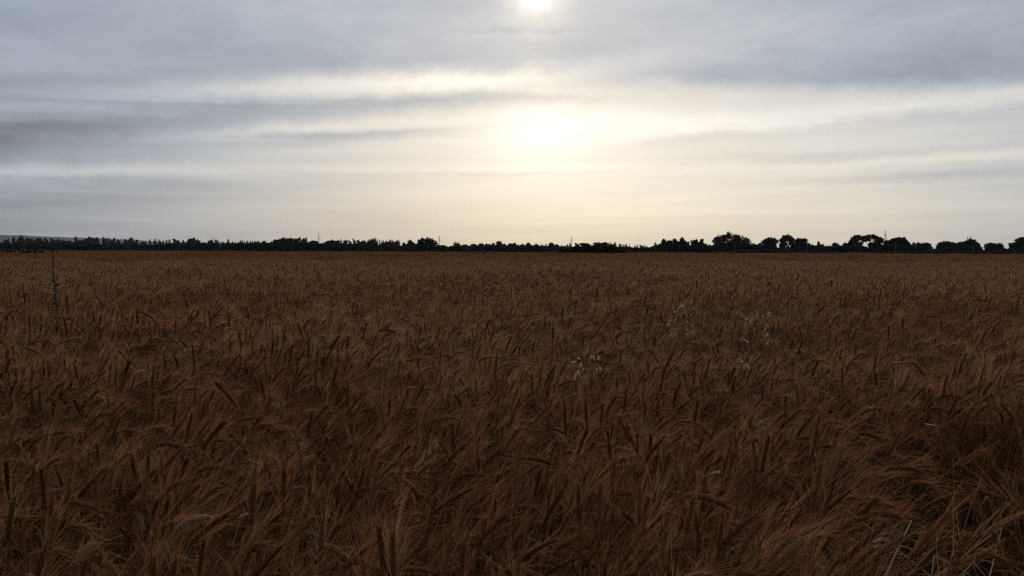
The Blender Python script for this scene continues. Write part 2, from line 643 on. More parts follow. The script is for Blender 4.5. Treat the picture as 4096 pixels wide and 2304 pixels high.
LAB = dict(
    upright=('bearded wheat stalk standing upright in the front rows of the field', 'upright stalks in the front rows of wheat'),
    leaning=('bearded wheat stalk with its ear leaning aslant in the front rows', 'leaning stalks in the front rows of wheat'),
    nodding=('bearded wheat stalk with its ear nodding sideways in the front rows', 'nodding stalks in the front rows of wheat'),
    drooping=('bearded wheat stalk with its ear hooked over and hanging down in the front rows', 'drooping stalks in the front rows of wheat'))


def wheat_stalk(k, loc, rot, s):
    kn = KINDS[k][0]
    t = thing('wheat_stalk', loc, LAB[kn][0], 'wheat', LAB[kn][1])
    t.rotation_euler = rot
    t.scale = (s, s, s)
    pm = parts_me[k]
    obj('stem', pm['stem'], t)
    e = obj('ear', pm['ear'], t)
    obj('beard', pm['beard'], e)
    for lf in pm['leaves']:
        obj('leaf', lf, t)
    return t


for i in vis:
    wheat_stalk(int(KI[i]), (PX[i], PY[i], 0), (TX[i], TY[i], RZ[i]), SC[i])


def instancer(name, label, coll, xyz, idx, rot, scl, pick=True):
    """one 'stuff' object: geometry nodes put a plant on every point"""
    me = bpy.data.meshes.new(name)
    me.vertices.add(len(xyz))
    me.vertices.foreach_set('co', np.asarray(xyz, np.float32).ravel())
    a = me.attributes.new('idx', 'INT', 'POINT'); a.data.foreach_set('value', np.asarray(idx, np.int32))
    a = me.attributes.new('rot', 'FLOAT_VECTOR', 'POINT'); a.data.foreach_set('vector', np.asarray(rot, np.float32).ravel())
    a = me.attributes.new('scl', 'FLOAT_VECTOR', 'POINT'); a.data.foreach_set('vector', np.asarray(scl, np.float32).ravel())
    o = obj(name, me)
    tag(o, label, 'wheat', kind='stuff')
    ng = bpy.data.node_groups.new(name, 'GeometryNodeTree')
    ng.interface.new_socket('Geometry', in_out='INPUT', socket_type='NodeSocketGeometry')
    ng.interface.new_socket('Geometry', in_out='OUTPUT', socket_type='NodeSocketGeometry')
    gi, go = ng.nodes.new('NodeGroupInput'), ng.nodes.new('NodeGroupOutput')
    m2p = ng.nodes.new('GeometryNodeMeshToPoints')
    iop = ng.nodes.new('GeometryNodeInstanceOnPoints')
    ci = ng.nodes.new('GeometryNodeCollectionInfo')
    ci.inputs['Collection'].default_value = coll
    ci.inputs['Separate Children'].default_value = True
    ci.inputs['Reset Children'].default_value = True
    iop.inputs['Pick Instance'].default_value = True

    def attr(nm, ty):
        n = ng.nodes.new('GeometryNodeInputNamedAttribute')
        n.data_type = ty
        n.inputs['Name'].default_value = nm
        return n.outputs[0]
    e2r = ng.nodes.new('FunctionNodeEulerToRotation')
    lk = ng.links.new
    lk(attr('rot', 'FLOAT_VECTOR'), e2r.inputs[0])
    lk(gi.outputs[0], m2p.inputs[0])
    lk(m2p.outputs[0], iop.inputs['Points'])
    lk(ci.outputs[0], iop.inputs['Instance'])
    lk(attr('idx', 'INT'), iop.inputs['Instance Index'])
    lk(e2r.outputs[0], iop.inputs['Rotation'])
    lk(attr('scl', 'FLOAT_VECTOR'), iop.inputs['Scale'])
    lk(iop.outputs[0], go.inputs[0])
    md = o.modifiers.new('plants', 'NODES')
    md.node_group = ng
    return o


q = ~hero
instancer('wheat_crop', 'dense ripe bearded wheat close behind the front rows', hidden,
          np.c_[PX[q], PY[q], np.zeros(q.sum())], KI[q], np.c_[TX[q], TY[q], RZ[q]], np.c_[SC[q], SC[q], SC[q]])


# ---- farther crop: square tufts of the same plants with ever simpler stalks
def mesh_np(name, vs_, fs_, mi, mats):
    me = bpy.data.meshes.new(name)
    me.vertices.add(len(vs_)); me.vertices.foreach_set('co', vs_.astype(np.float32).ravel())
    lens = np.array([len(f_) for f_ in fs_]); loops = np.concatenate([np.array(f_) for f_ in fs_])
    me.loops.add(len(loops)); me.loops.foreach_set('vertex_index', loops.astype(np.int32))
    me.polygons.add(len(fs_))
    me.polygons.foreach_set('loop_start', np.r_[0, np.cumsum(lens)[:-1]].astype(np.int32))
    for m_ in mats: me.materials.append(m_)
    me.polygons.foreach_set('material_index', np.array(mi, np.int32))
    me.update(calc_edges=True)
    return me


def patch_collection(name, variants, size, density, coarse, seed):
    cl = bpy.data.collections.new(name)
    src = []
    for i, (kn, a, b, c) in enumerate(KINDS):
        s = stalk(300 + i, a, b, c, 0.80, lod=0 if coarse == 0 else 1)
        j = MB()
        if coarse < 2:
            j.add(s['stem'], 0)
            for lf in s['leaves']: j.add(lf, 3)
            j.add(s['beard'], 2)
        else:
            st = MB()
            pt = s['mid']
            st.ribbon([Vector((pt.x * 0.3, pt.y, 0.35)), s['stem'].v[-1]], [0.003, 0.003], Vector((0.8, 0.6, 0)))
            j.add(st, 0)
            bd = MB()
            bd.v, bd.f, bd.mi = s['beard'].v, s['beard'].f[::2], s['beard'].mi[::2]
            j.add(bd, 2)
        j.add(s['ear'], 1)
        src.append(j)
    rr = np.random.default_rng(seed)
    for v_ in range(variants):
        vs_, fs_, mi, tone, k = [], [], [], [], 0
        n = int(density * size * size)
        ki = rr.choice(len(KINDS), n, p=np.array(WT) / sum(WT))
        for i in range(n):
            s = src[ki[i]]
            x, y = rr.uniform(-size / 2, size / 2, 2)
            sc_ = 1.0 / (0.5 * H0[ki[i]] + 0.435) * np.clip(rr.normal(1, 0.075), 0.7, 1.25)
            e = Euler((rr.normal(0, R(4.5)), rr.normal(R(4), R(5)), rr.normal(R(-6), R(62)))).to_matrix()
            m_ = np.array(e) * sc_
            P = np.array(s.v)
            vs_.append(P @ m_.T + np.array((x, y, 0)))
            fs_ += [tuple(a_ + k for a_ in f_) for f_ in s.f]
            mi += s.mi
            tone += [rr.random()] * len(s.f)
            k += len(P)
        me = mesh_np(name, np.concatenate(vs_), fs_, mi, WMATS)
        a = me.attributes.new('tone', 'FLOAT', 'FACE')
        a.data.foreach_set('value', np.array(tone, np.float32))
        o = bpy.data.objects.new('%s_%02d' % (name, v_), me)
        cl.objects.link(o)
    return cl


def ring(name, label, r0, r1, size, variants, density, coarse, seed):
    cl = patch_collection(name + '_tufts', variants, size * 1.15, density, coarse, seed)
    n = int(r1 / size) + 2
    gx, gy = np.meshgrid(np.arange(-n, n + 1) * size, np.arange(0, n + 1) * size)
    gx, gy = gx.ravel(), gy.ravel()
    rr = np.random.default_rng(seed + 1)
    gx = gx + rr.uniform(-0.06, 0.06, len(gx)) * size
    gy = gy + rr.uniform(-0.06, 0.06, len(gy)) * size
    d = np.hypot(gx, gy)
    a_ = np.abs(np.arctan2(gx, gy))
    if r1 >= EDGE:
        ok = (d >= r0) & (gy < r1) & (a_ < HALF)
    else:
        ok = (d >= r0) & (d < r1) & (a_ < HALF)
    gx, gy = gx[ok], gy[ok]
    z = field_height(gx, gy) * np.clip(rr.normal(1, 0.035, len(gx)), 0.88, 1.12)
    z *= 1 + 0.06 * np.sin(gx * 0.11 + 2 * np.sin(gy * 0.05)) * np.sin(gy * 0.17 + gx * 0.02) + 0.045 * np.sin(gy * 0.83 + 1.5 * np.sin(gx * 0.21)) * np.sin(gx * 0.16 + 0.6)
    rz = rr.uniform(-0.5, 0.5, len(gx))
    o = instancer(name, label, cl, np.c_[gx, gy, np.zeros(len(gx))], rr.integers(0, variants, len(gx)),
                  np.c_[np.zeros(len(gx)), np.zeros(len(gx)), rz], np.c_[np.ones(len(gx)), np.ones(len(gx)), z])
    return o


ring('wheat_stand', 'ripe bearded wheat behind the wild oats, ears large and dark', CLOSE, NEAR, 0.6, 9, 420, 0, 17)
ring('wheat_field', 'ripe wheat of the middle field, ears still telling apart', NEAR - 0.3, MIDR, 1.0, 6, 410, 1, 21)
ring('wheat_expanse', 'ripe wheat farther off, fading into an even brown nap', MIDR - 0.5, FARR, 1.5, 5, 230, 2, 31)
ring('wheat_horizon', 'far ripe wheat reaching to the dark belt of trees', FARR - 1, EDGE, 3.0, 4, 140, 2, 41)


# ------------------------------------------------------------------ trees
def leaf_cloud(mb, r, lobes, n, size, lump=(0.2, 0.42)):
    """many small leaf clumps through the outer part of each lobe (centre, radii)"""
    sub = []
    for c, rd in lobes:                     # bunches of leafage that make the outline uneven
        sub.append((c, rd * 0.88))
        for _ in range(7):
            d = Vector((r.gauss(0, 1), r.gauss(0, 0.8), r.gauss(0.25, 1))).normalized()
            q_ = c + Vector((d.x * rd.x, d.y * rd.y, d.z * rd.z)) * r.uniform(0.72, 0.95)
            f_ = r.uniform(*lump)
            m_ = min(rd.x, rd.z)
            sub.append((q_, Vector((m_ * f_ * 1.2, m_ * f_ * 1.2, m_ * f_))))
    lobes = sub
    vol = [l[1].x * l[1].z + 0.01 for l in lobes]
    tot = sum(vol)
    for (c, rd), v_ in zip(lobes, vol):
        for _ in range(int(n * v_ / tot)):
            d = Vector((r.gauss(0, 1), r.gauss(0, 1), r.gauss(0, 1))).normalized()
            k = r.uniform(0.12, 1) ** 0.45
            if r.random() < 0.07: k *= r.uniform(1.03, 1.16)
            k *= 1 + 0.13 * math.sin(5 * d.x + 3.1 * d.z + c.x) * math.sin(6 * d.y + 4 * d.z + c.z)
            p = c + Vector((d.x * rd.x, d.y * rd.y, d.z * rd.z)) * k
            s = size * r.uniform(0.55, 1.25)
            a = Vector((r.gauss(0, 1), r.gauss(0, 1), r.gauss(0, 0.7))).normalized()
            b = a.cross(Vector((r.gauss(0, 1), r.gauss(0, 1), r.gauss(0, 1)))).normalized()
            mb.face([p - a * s, p - b * s * 0.55, p + a * s, p + b * s * 0.55])


def trunk_mb(r, base, lobes, rad_, fork=0.35):
    mb = MB()
    top = max(l[0].z for l in lobes)
    cx = sum(l[0].x for l in lobes) / len(lobes)
    f = Vector((base.x * 0.6 + cx * 0.4, base.y, top * fork))
    mb.tube([base - Vector((0, 0, 0.1)), base.lerp(f, 0.5) + Vector((r.uniform(-.1, .1), 0, 0)), f], [rad_ * 1.25, rad_, rad_ * 0.85], 7)
    for c, rd in lobes:
        e = c + Vector((0, 0, rd.z * 0.3))
        m_ = f.lerp(e, 0.5) + Vector((r.uniform(-.3, .3), r.uniform(-.3, .3), -0.15 * (e - f).length * 0.3))
        mb.tube([f, m_, e], [rad_ * 0.6, rad_ * 0.38, rad_ * 0.12], 5)
    return mb


def proto_tree(kind, seed):
    r = random.Random(seed)
    lobes = []
    if kind == 'round':          # about 9 m tall, 9 m wide
        for i in range(r.randint(6, 9)):
            a, q_ = r.uniform(0, 6.28), r.uniform(0.6, 2.6)
            z = r.uniform(3.0, 7.2)
            s = r.uniform(1.3, 2.3) * (1 - 0.25 * (z > 6))
            lobes.append((Vector((math.cos(a) * q_, math.sin(a) * q_, z)), Vector((s, s, s * r.uniform(0.75, 1.0)))))
        lobes.append((Vector((0, 0, 3.6)), Vector((3.4, 3.4, 2.4))))
        n, size, fork, rd = 3600, 0.48, 0.35, 0.22
        H, W = 9.0, 9.0
    elif kind == 'poplar':       # 16 m tall, 3 m wide
        z = 1.8
        while z < 15:
            s = 1.5 * math.sin(math.pi * min(0.97, (z + 1) / 16.8)) ** 0.6
            lobes.append((Vector((r.uniform(-.35, .35), r.uniform(-.35, .35), z)), Vector((s, s, 1.5)) * r.uniform(0.8, 1.1)))
            z += 1.1
        n, size, fork, rd = 1500, 0.42, 0.5, 0.2
        H, W = 16.0, 3.2
    else:                        # bush: 4 m tall, 6 m wide
        for i in range(r.randint(6, 8)):
            a, q_ = r.uniform(0, 6.28), r.uniform(0.2, 2.0)
            s = r.uniform(0.8, 1.4)
            lobes.append((Vector((math.cos(a) * q_, math.sin(a) * q_, r.uniform(0.8, 2.9))), Vector((s, s, s * 0.85))))
        lobes.append((Vector((0, 0, 1.1)), Vector((2.5, 2.5, 1.2))))
        n, size, fork, rd = 2000, 0.34, 0.2, 0.1
        H, W = 4.0, 6.0
    cr = MB()
    leaf_cloud(cr, r, lobes, n, size)
    tk = trunk_mb(r, Vector((0, 0, 0)), lobes, rd, fork)
    zs = np.sort([v_[2] for v_ in cr.v]); xs2 = np.sort([v_[0] for v_ in cr.v])
    H = float(zs[int(len(zs) * 0.997)]); W = float(xs2[int(len(xs2) * 0.985)] - xs2[int(len(xs2) * 0.015)])
    return dict(crown=cr.mesh('crown', [M['poplar' if kind == 'poplar' else 'crown']]), trunk=tk.mesh('trunk', [M['bark']], True), H=H, W=W)


TP = dict(round=[proto_tree('round', 40 + i) for i in range(7)], poplar=[proto_tree('poplar', 60 + i) for i in range(4)],
          bush=[proto_tree('bush', 80 + i) for i in range(6)])
tr_rng = random.Random(77)


def tree(kind, x, ytop, wpx, dist, name, label, group=None, wmin=0):
    p = tr_rng.choice(TP[kind])
    top = at(x, ytop, dist)
    base = Vector((top.x, dist, 0))
    W = max(wpx * (1.4 if kind == 'poplar' else 1.1) / F * dist, wmin)
    s = W / p['W']
    t = thing(name, base, label, 'bush' if kind == 'bush' else 'tree', group, tr_rng.uniform(-0.5, 0.5), (s, s, top.z / p['H']))
    obj('crown', p['crown'], t)
    obj('trunk', p['trunk'], t)
    return t


def hero_tree(x, lobes_px, dist, label, n, name='broadleaf_tree', leaf=0.24, trunkx=None, rad_=0.3, fork=0.35, skirt=True):
    """own crown from lobes given as (x, y, rx, ry) in photo pixels, at its real distance and depth"""
    r = random.Random(int(x))
    base = Vector((at(trunkx or x, 1000, dist).x, dist, 0))
    lobes = []
    for (lx, ly, rx, ry) in lobes_px:
        c = at(lx, ly, dist) - base
        c.y = r.uniform(-0.35, 0.35) * rx / F * dist
        lobes.append((c, Vector((rx / F * dist, 0.5 * (rx + ry) / F * dist, ry / F * dist))))
    if skirt:
        xs3 = [l[0] for l in lobes_px]
        for lx in np.arange(min(xs3) , max(xs3) + 1, 16):
            for ly in (986, 997):
                c = at(lx, ly, dist) - base
                c.y = r.uniform(-1, 1)
                lobes.append((c, Vector((1.9, 1.9, 1.5))))
    cr = MB()
    leaf_cloud(cr, r, lobes, int(n * (2.4 if skirt else 1.6)), leaf * 1.4, (0.14, 0.32))
    t = thing(name, base, label, 'tree')
    obj('crown', cr.mesh('crown', [M['crown']]), t)
    obj('trunk', trunk_mb(r, Vector((0, 0, 0)), lobes, rad_, fork).mesh('trunk', [M['bark']], True), t)
    return t


FAR_R = ('hazy round tree in the distant belt below the brown hill', 'distant round trees below the hill')
FAR_P = ('slim poplar rising from the distant belt below the brown hill', 'distant poplars below the hill')
FAR_L = [(18, 960, 30), (84, 946, 26), (117, 952, 24), (138, 953, 22), (163, 954, 24), (183, 952, 22), (207, 953, 30), (230, 957, 22), (262, 962, 38),
         (318, 961, 36), (346, 956, 24), (372, 949, 36), (450, 952, 16), (470, 958, 24), (500, 956, 24), (524, 952, 20), (540, 959, 18), (575, 967, 30),
         (638, 958, 14), (703, 956, 38), (731, 961, 12), (746, 960, 18), (762, 958, 24), (776, 952, 26), (795, 958, 20), (815, 970, 26)]
for x, y, w_ in FAR_L:
    tree('round', x, y, w_, tr_rng.uniform(820, 960), 'distant_tree', *FAR_R)
for x, y, w_ in [(32, 953, 8), (51, 948, 7), (57, 947, 7), (303, 946, 11), (413, 947, 9), (421, 950, 7), (429, 952, 6), (437, 951, 6), (600, 956, 7), (619, 955, 10),
                 (653, 960, 7), (667, 958, 6), (678, 957, 8)]:
    tree('poplar', x, y, w_, tr_rng.uniform(900, 1000), 'distant_poplar', *FAR_P)

MID_P = ('slender poplar in the ragged row past the twin-armed mast', 'poplars in the ragged middle row')
for x, y, w_ in [(860, 957, 7), (866, 958, 6), (871, 958, 6), (878, 966, 5), (886, 967, 6), (892, 967, 7), (930, 965, 6), (940, 967, 6), (963, 960, 6), (969, 961, 7), (977, 963, 7),
                 (990, 962, 8), (1002, 963, 6), (1010, 962, 6), (1019, 964, 9), (1032, 962, 6), (1356, 960, 7), (1364, 956, 7), (1472, 957, 7), (1480, 955, 6), (1487, 954, 7), (1494, 952, 7), (1501, 950, 8),
                 (1508, 957, 6), (1518, 957, 5), (1526, 962, 4), (1533, 960, 6), (1544, 958, 4), (1552, 963, 4), (1557, 957, 4), (1562, 957, 5), (1567, 960, 4), (1571, 959, 5), (1577, 964, 4),
                 (1588, 960, 6), (1592, 959, 5), (1597, 960, 5), (1816, 968, 5), (1822, 966, 6), (1829, 968, 5), (1836, 969, 5)]:
    tree('poplar', x, y, w_, tr_rng.uniform(780, 900), 'row_poplar', *MID_P)
MID_R = ('rounded tree in the hazy middle belt among the row of poplars', 'rounded trees of the middle belt')
for x, y, w_ in [(832, 963, 12), (846, 960, 18), (911, 957, 11), (953, 970, 26), (1382, 961, 20), (1400, 961, 18), (1417, 955, 16), (1438, 960, 20), (1458, 961, 16), (1490, 960, 34), (1560, 968, 60), (1585, 966, 20),
                 (1616, 970, 14), (1825, 974, 36)]:
    tree('round', x, y, w_, tr_rng.uniform(640, 760), 'hazy_tree', *MID_R)
NEARL = ('dark round-headed tree in the solid belt behind the wheat edge', 'dark round trees of the solid belt')
for x, y, w_ in [(170, 966, 60), (300, 970, 60), (450, 974, 60), (750, 971, 38), (790, 974, 46), (900, 975, 70), (1000, 972, 50), (1050, 965, 38), (1100, 968, 38), (1120, 956, 34), (1255, 963, 52), (1310, 964, 60),
                 (1338, 961, 32), (1636, 961, 30), (1660, 970, 22), (1760, 979, 34), (1860, 978, 34), (1895, 976, 34), (1928, 974, 26), (1950, 975, 20), (1966, 973, 24), (1999, 965, 28), (2022, 975, 24), (2040, 975, 20),
                 (2058, 972, 28), (2090, 976, 18), (2112, 972, 30), (2142, 976, 24), (2207, 971, 28), (2230, 977, 18), (2307, 972, 28), (2345, 972, 44), (2420, 970, 62), (2565, 979, 22)]:
    tree('round', x, y, w_, tr_rng.uniform(400, 470), 'broadleaf_tree', *NEARL)
hero_tree(1140, [(1140, 966, 30, 17), (1118, 970, 24, 14), (1165, 966, 26, 15), (1195, 968, 24, 17), (1150, 980, 50, 14)], 430, 'wide flat-topped grove tree beside the blocky double poplar', 4200, rad_=0.4)
tree('poplar', 1216, 950, 11, 520, 'poplar', 'blocky double poplar beside the flat-topped grove tree', 'blocky double poplar')
tree('poplar', 1224, 949, 11, 521, 'poplar', 'blocky double poplar beside the flat-topped grove tree', 'blocky double poplar')
hero_tree(1706, [(1695, 970, 26, 18), (1716, 962, 24, 12), (1732, 972, 20, 10), (1680, 978, 16, 14), (1700, 988, 36, 10), (1742, 978, 8, 5)], 410,
          'tall domed tree with sky gaps under its right side, left of a thin mast', 3600, rad_=0.35)
CEN_P = ('short poplar in the comb of spires behind the big green bush', 'comb of poplars behind the big bush')
for x, y, w_ in [(2168, 976, 5), (2185, 974, 6), (2247, 978, 6), (2270, 975, 5), (2281, 971, 7), (2380, 968, 6), (2386, 967, 5), (2392, 966, 5), (2398, 967, 5), (2408, 970, 5), (2415, 968, 5), (2424, 968, 5), (2435, 970, 5), (2443, 968, 6),
                 (2461, 968, 9), (2471, 983, 5), (2480, 973, 8), (2488, 977, 6), (2495, 976, 5), (2500, 977, 5), (2506, 974, 7), (2519, 978, 5), (2528, 986, 4), (2540, 979, 5), (2549, 978, 6), (2576, 978, 5),
                 (2583, 980, 4), (2589, 983, 4), (2822, 974, 4), (2828, 972, 5), (2836, 976, 4)]:
    tree('poplar', x, y, w_, tr_rng.uniform(560, 700), 'spire_poplar', *CEN_P)
tree('poplar', 2622, 969, 11, 420, 'poplar', 'lone poplar standing clear in the gap left of the leafy grove')
RG = ('leafy tree of the grove right of the lone poplar', 'leafy trees of the grove by the lone poplar')
for x, y, w_ in [(2637, 977, 18), (2652, 957, 30), (2682, 962, 28), (2706, 955, 30), (2725, 951, 30), (2746, 966, 26), (2770, 962, 26), (2790, 958, 28), (2803, 956, 28)]:
    tree('round', x, y, w_, tr_rng.uniform(335, 365), 'grove_tree', *RG)
LR = ('low scrubby tree filling a gap between the big domed trees', 'scrubby trees between the big domes')
for x, y, w_ in [(2845, 979, 30), (3010, 974, 28), (3040, 973, 30), (3245, 973, 34), (3272, 966, 16), (3295, 977, 28), (3335, 972, 40), (3378, 972, 32), (3402, 978, 26), (3510, 974, 40), (3665, 979, 30), (3648, 970, 18), (4045, 972, 22), (4020, 992, 18)]:
    tree('round', x, y, w_, tr_rng.uniform(340, 370), 'scrub_tree', *LR)
hero_tree(2925, [(2925, 960, 48, 29), (2868, 965, 18, 19), (2885, 956, 24, 18), (2955, 964, 38, 25), (2988, 972, 19, 18), (2930, 988, 62, 16), (2880, 985, 24, 16)], 330,
          'largest domed tree of the belt with a ragged left shoulder', 6500, rad_=0.5, leaf=0.22)
hero_tree(3078, [(3078, 962, 24, 14), (3060, 970, 18, 12), (3098, 968, 16, 12), (3075, 984, 32, 12)], 335, 'low wide tree with small sky holes beside a trunky dome', 2600)
hero_tree(3150, [(3150, 953, 26, 15), (3132, 962, 16, 12), (3168, 962, 16, 13), (3128, 982, 14, 14), (3174, 982, 13, 14), (3150, 996, 24, 9), (3141, 977, 9, 9), (3160, 975, 7, 7)], 335, 'domed tree showing bare trunks and sky beneath its crown', 2800, rad_=0.25, fork=0.5, skirt=False)
hero_tree(3205, [(3195, 966, 18, 13), (3215, 965, 22, 12), (3205, 982, 30, 14)], 335, 'flat sloping tree right of the trunky dome', 2400)
hero_tree(3440, [(3432, 952, 24, 14), (3412, 966, 20, 12), (3456, 958, 16, 12), (3400, 980, 16, 14), (3435, 975, 20, 9), (3458, 948, 9, 6), (3418, 988, 24, 14), (3448, 992, 16, 10)], 330,
          'tall spreading tree with drooping left side, left of an open sky gap', 2700, trunkx=3452, rad_=0.3, fork=0.45, leaf=0.22, skirt=False)
hero_tree(3490, [(3485, 946, 26, 10), (3508, 952, 18, 9), (3522, 958, 13, 9), (3528, 968, 8, 6), (3476, 958, 12, 8), (3505, 964, 14, 6), (3510, 980, 24, 13), (3488, 992, 16, 10), (3482, 977, 12, 10)], 330,
          'umbrella-crowned tree on a bare trunk beside the lattice pylon', 2100, trunkx=3486, rad_=0.25, fork=0.6, leaf=0.22, skirt=False)
hero_tree(3590, [(3588, 964, 34, 17), (3560, 975, 28, 18), (3615, 976, 26, 18), (3590, 988, 54, 15)], 330, 'broad smooth dome tree just right of the lattice pylon', 5200, rad_=0.45)
hero_tree(3693, [(3693, 990, 26, 13), (3676, 993, 18, 10), (3712, 994, 12, 8)], 325, 'low oval tree before the gap with the pale roof', 1800)
hero_tree(3785, [(3782, 975, 22, 12), (3765, 982, 16, 14), (3805, 978, 18, 12), (3785, 992, 36, 12)], 325, 'ragged tree with a thin left fringe beside the pale roof', 2800)
hero_tree(3845, [(3850, 975, 22, 10), (3838, 985, 24, 14)], 330, 'low tree tucked against the left side of the twin-spired dome', 1600)
hero_tree(3888, [(3888, 970, 25, 15), (3870, 978, 22, 16), (3904, 985, 15, 18), (3880, 992, 34, 13)], 325, 'rounded dome tree with two small spires behind its top', 3600)
tree('poplar', 3871, 949, 6, 370, 'poplar', 'small dark spire behind the top of the rounded dome', 'pair of spires behind the dome')
tree('poplar', 3882, 947, 7, 371, 'poplar', 'small dark spire behind the top of the rounded dome', 'pair of spires behind the dome')
hero_tree(3975, [(3975, 990, 28, 12), (3958, 997, 20, 9), (3994, 996, 18, 9), (3982, 984, 12, 6)], 320, 'lone rounded bushy tree in the gap beyond the twin-spired dome', 2000)
hero_tree(4085, [(4085, 966, 28, 19), (4110, 960, 24, 17), (4052, 980, 12, 10), (4070, 985, 30, 16), (4100, 988, 30, 14)], 318, 'tall ragged tree at the end of the belt past the lone bushy tree', 3600)
for x, y, w_ in [(3722, 993, 8), (3730, 990, 6), (3740, 994, 7), (3748, 997, 6)]:
    tree('round', x, y, w_, 520, 'far_tree', 'tiny far tree in the gap left of the pale roof', 'tiny trees in the gap by the pale roof')

# hedge line that closes the foot of the belt
hp = [(-60, 976), (300, 974), (600, 980), (900, 977), (1100, 974), (1300, 972), (1400, 978), (1600, 983), (1700, 982), (1800, 986), (2000, 983), (2200, 986), (2480, 990), (2560, 992), (2640, 984), (2750, 980),
      (2900, 982), (3050, 980), (3120, 992), (3180, 988), (3250, 980), (3312, 990), (3340, 980), (3400, 982), (3470, 992), (3540, 980), (3600, 982), (3690, 988), (3720, 1000), (3770, 997), (3800, 985), (3850, 985), (3905, 990), (3925, 1002), (3945, 1004), (3990, 994), (4030, 1000), (4080, 984), (4150, 984)]
x = -60
while x < 4150:
    y = float(np.interp(x, [p[0] for p in hp], [p[1] for p in hp])) + tr_rng.uniform(-4, 3)
    D = 470 if x < 600 else (400 if x < 2500 else 305)
    lab = ('dark hedge bush at the foot of the belt under the brown hill', 'hedge bushes under the hill') if x < 650 else \
          (('dark hedge bush at the foot of the solid middle belt', 'hedge bushes of the middle belt') if x < 2500 else
           ('dark hedge bush at the foot of the big domed trees', 'hedge bushes under the domed trees'))
    tree('bush', x, y, tr_rng.uniform(44, 62), D * tr_rng.uniform(0.96, 1.05), 'hedge_bush', *lab)
    x += tr_rng.uniform(17, 25)
# green scrub standing out into the wheat
for x, y, w_ in [(2248, 993, 62), (2300, 985, 74), (2360, 981, 84), (2420, 979, 84), (2460, 988, 66), (2495, 1001, 40)]:
    tree('bush', x, y, w_, 160 + tr_rng.uniform(-3, 3), 'scrub_bush', 'big dark green bush of the scrub that juts into the wheat', 'bushes of the scrub jutting into the wheat')


# ------------------------------------------------------------------ power line, posts, cable, cottage
def pylon(x, ytop, dist, label, arms, half, group=None):
    top = at(x, ytop, dist)
    Hh = top.z
    t = thing('lattice_pylon', (top.x, dist, 0), label, 'pylon', group)
    k = dist / F
    wt, wb = half * 0.35, half
    def hw(z): return wb + (wt - wb) * min(1, z / (Hh * 0.9))
    for a in (-1, 1):
        for b in (-1, 1):
            m_ = MB()
            m_.tube([(a * wb, b * wb, 0), (a * hw(Hh * .9), b * hw(Hh * .9), Hh * 0.9), (0, 0, Hh)], 0.12 * dist / 1280, 4)
            obj('leg', m_.mesh('leg', [M['steel']]), t)
    br = MB()
    z = 0.0
    while z < Hh * 0.88:
        z2 = min(Hh * 0.9, z + 2.4 * hw(z) + 0.6)
        for a in (-1, 1):
            br.tube([(a * hw(z), hw(z), z), (-a * hw(z2), hw(z2), z2)], 0.05, 3)
            br.tube([(a * hw(z), -hw(z), z), (-a * hw(z2), -hw(z2), z2)], 0.05, 3)
            br.tube([(hw(z), a * hw(z), z), (hw(z2), -a * hw(z2), z2)], 0.05, 3)
            br.tube([(-hw(z), a * hw(z), z), (-hw(z2), -a * hw(z2), z2)], 0.05, 3)
        z = z2
    obj('bracing', br.mesh('bracing', [M['steel']]), t)
    for (ya, l, r_) in arms:
        z = at(x, ya, dist).z
        am = MB()
        if l: am.tube([(0, 0, z + 0.5), (-l * k, 0, z)], 0.13, 4); am.tube([(0, 0, z - 0.15), (-l * k, 0, z)], 0.13, 4)
        if r_: am.tube([(0, 0, z + 0.5), (r_ * k, 0, z)], 0.13, 4); am.tube([(0, 0, z - 0.15), (r_ * k, 0, z)], 0.13, 4)
        a_ = obj('crossarm', am.mesh('crossarm', [M['steel']]), t)
        for s_, ln in ((-1, l), (1, r_)):
            if ln:
                im = MB()
                im.tube([(s_ * ln * k * 0.97, 0, z), (s_ * ln * k * 0.97, 0, z - 1.3)], [0.07, 0.12], 5)
                obj('insulator', im.mesh('insulator', [M['concrete']]), a_)
    return t


def mast(x, ytop, ythick, dist, label, arms, rad_=0.35):
    top = at(x, ytop, dist)
    zt = at(x, ythick, dist).z
    t = thing('power_mast', (top.x, dist, 0), label, 'mast')
    m_ = MB(); m_.tube([(0, 0, 0), (0, 0, zt)], [rad_ * 1.2, rad_ * 0.8], 8)
    obj('pole', m_.mesh('pole', [M['concrete']], True), t)
    m_ = MB(); m_.tube([(0, 0, zt - 0.2), (0, 0, top.z)], [rad_ * 0.35, rad_ * 0.25], 5)
    obj('finial', m_.mesh('finial', [M['steel']]), t)
    k = dist / F
    for ya, l, r_ in arms:
        z = at(x, ya, dist).z
        am = MB(); am.tube([(-l * k, 0, z), (r_ * k, 0, z)], 0.16, 4)
        a_ = obj('crossarm', am.mesh('crossarm', [M['steel']]), t)
        for e in (-l, r_):
            im = MB(); im.tube([(e * k * 0.95, 0, z), (e * k * 0.95, 0, z - 1.2)], [0.07, 0.13], 5)
            obj('insulator', im.mesh('insulator', [M['concrete']]), a_)
    return t


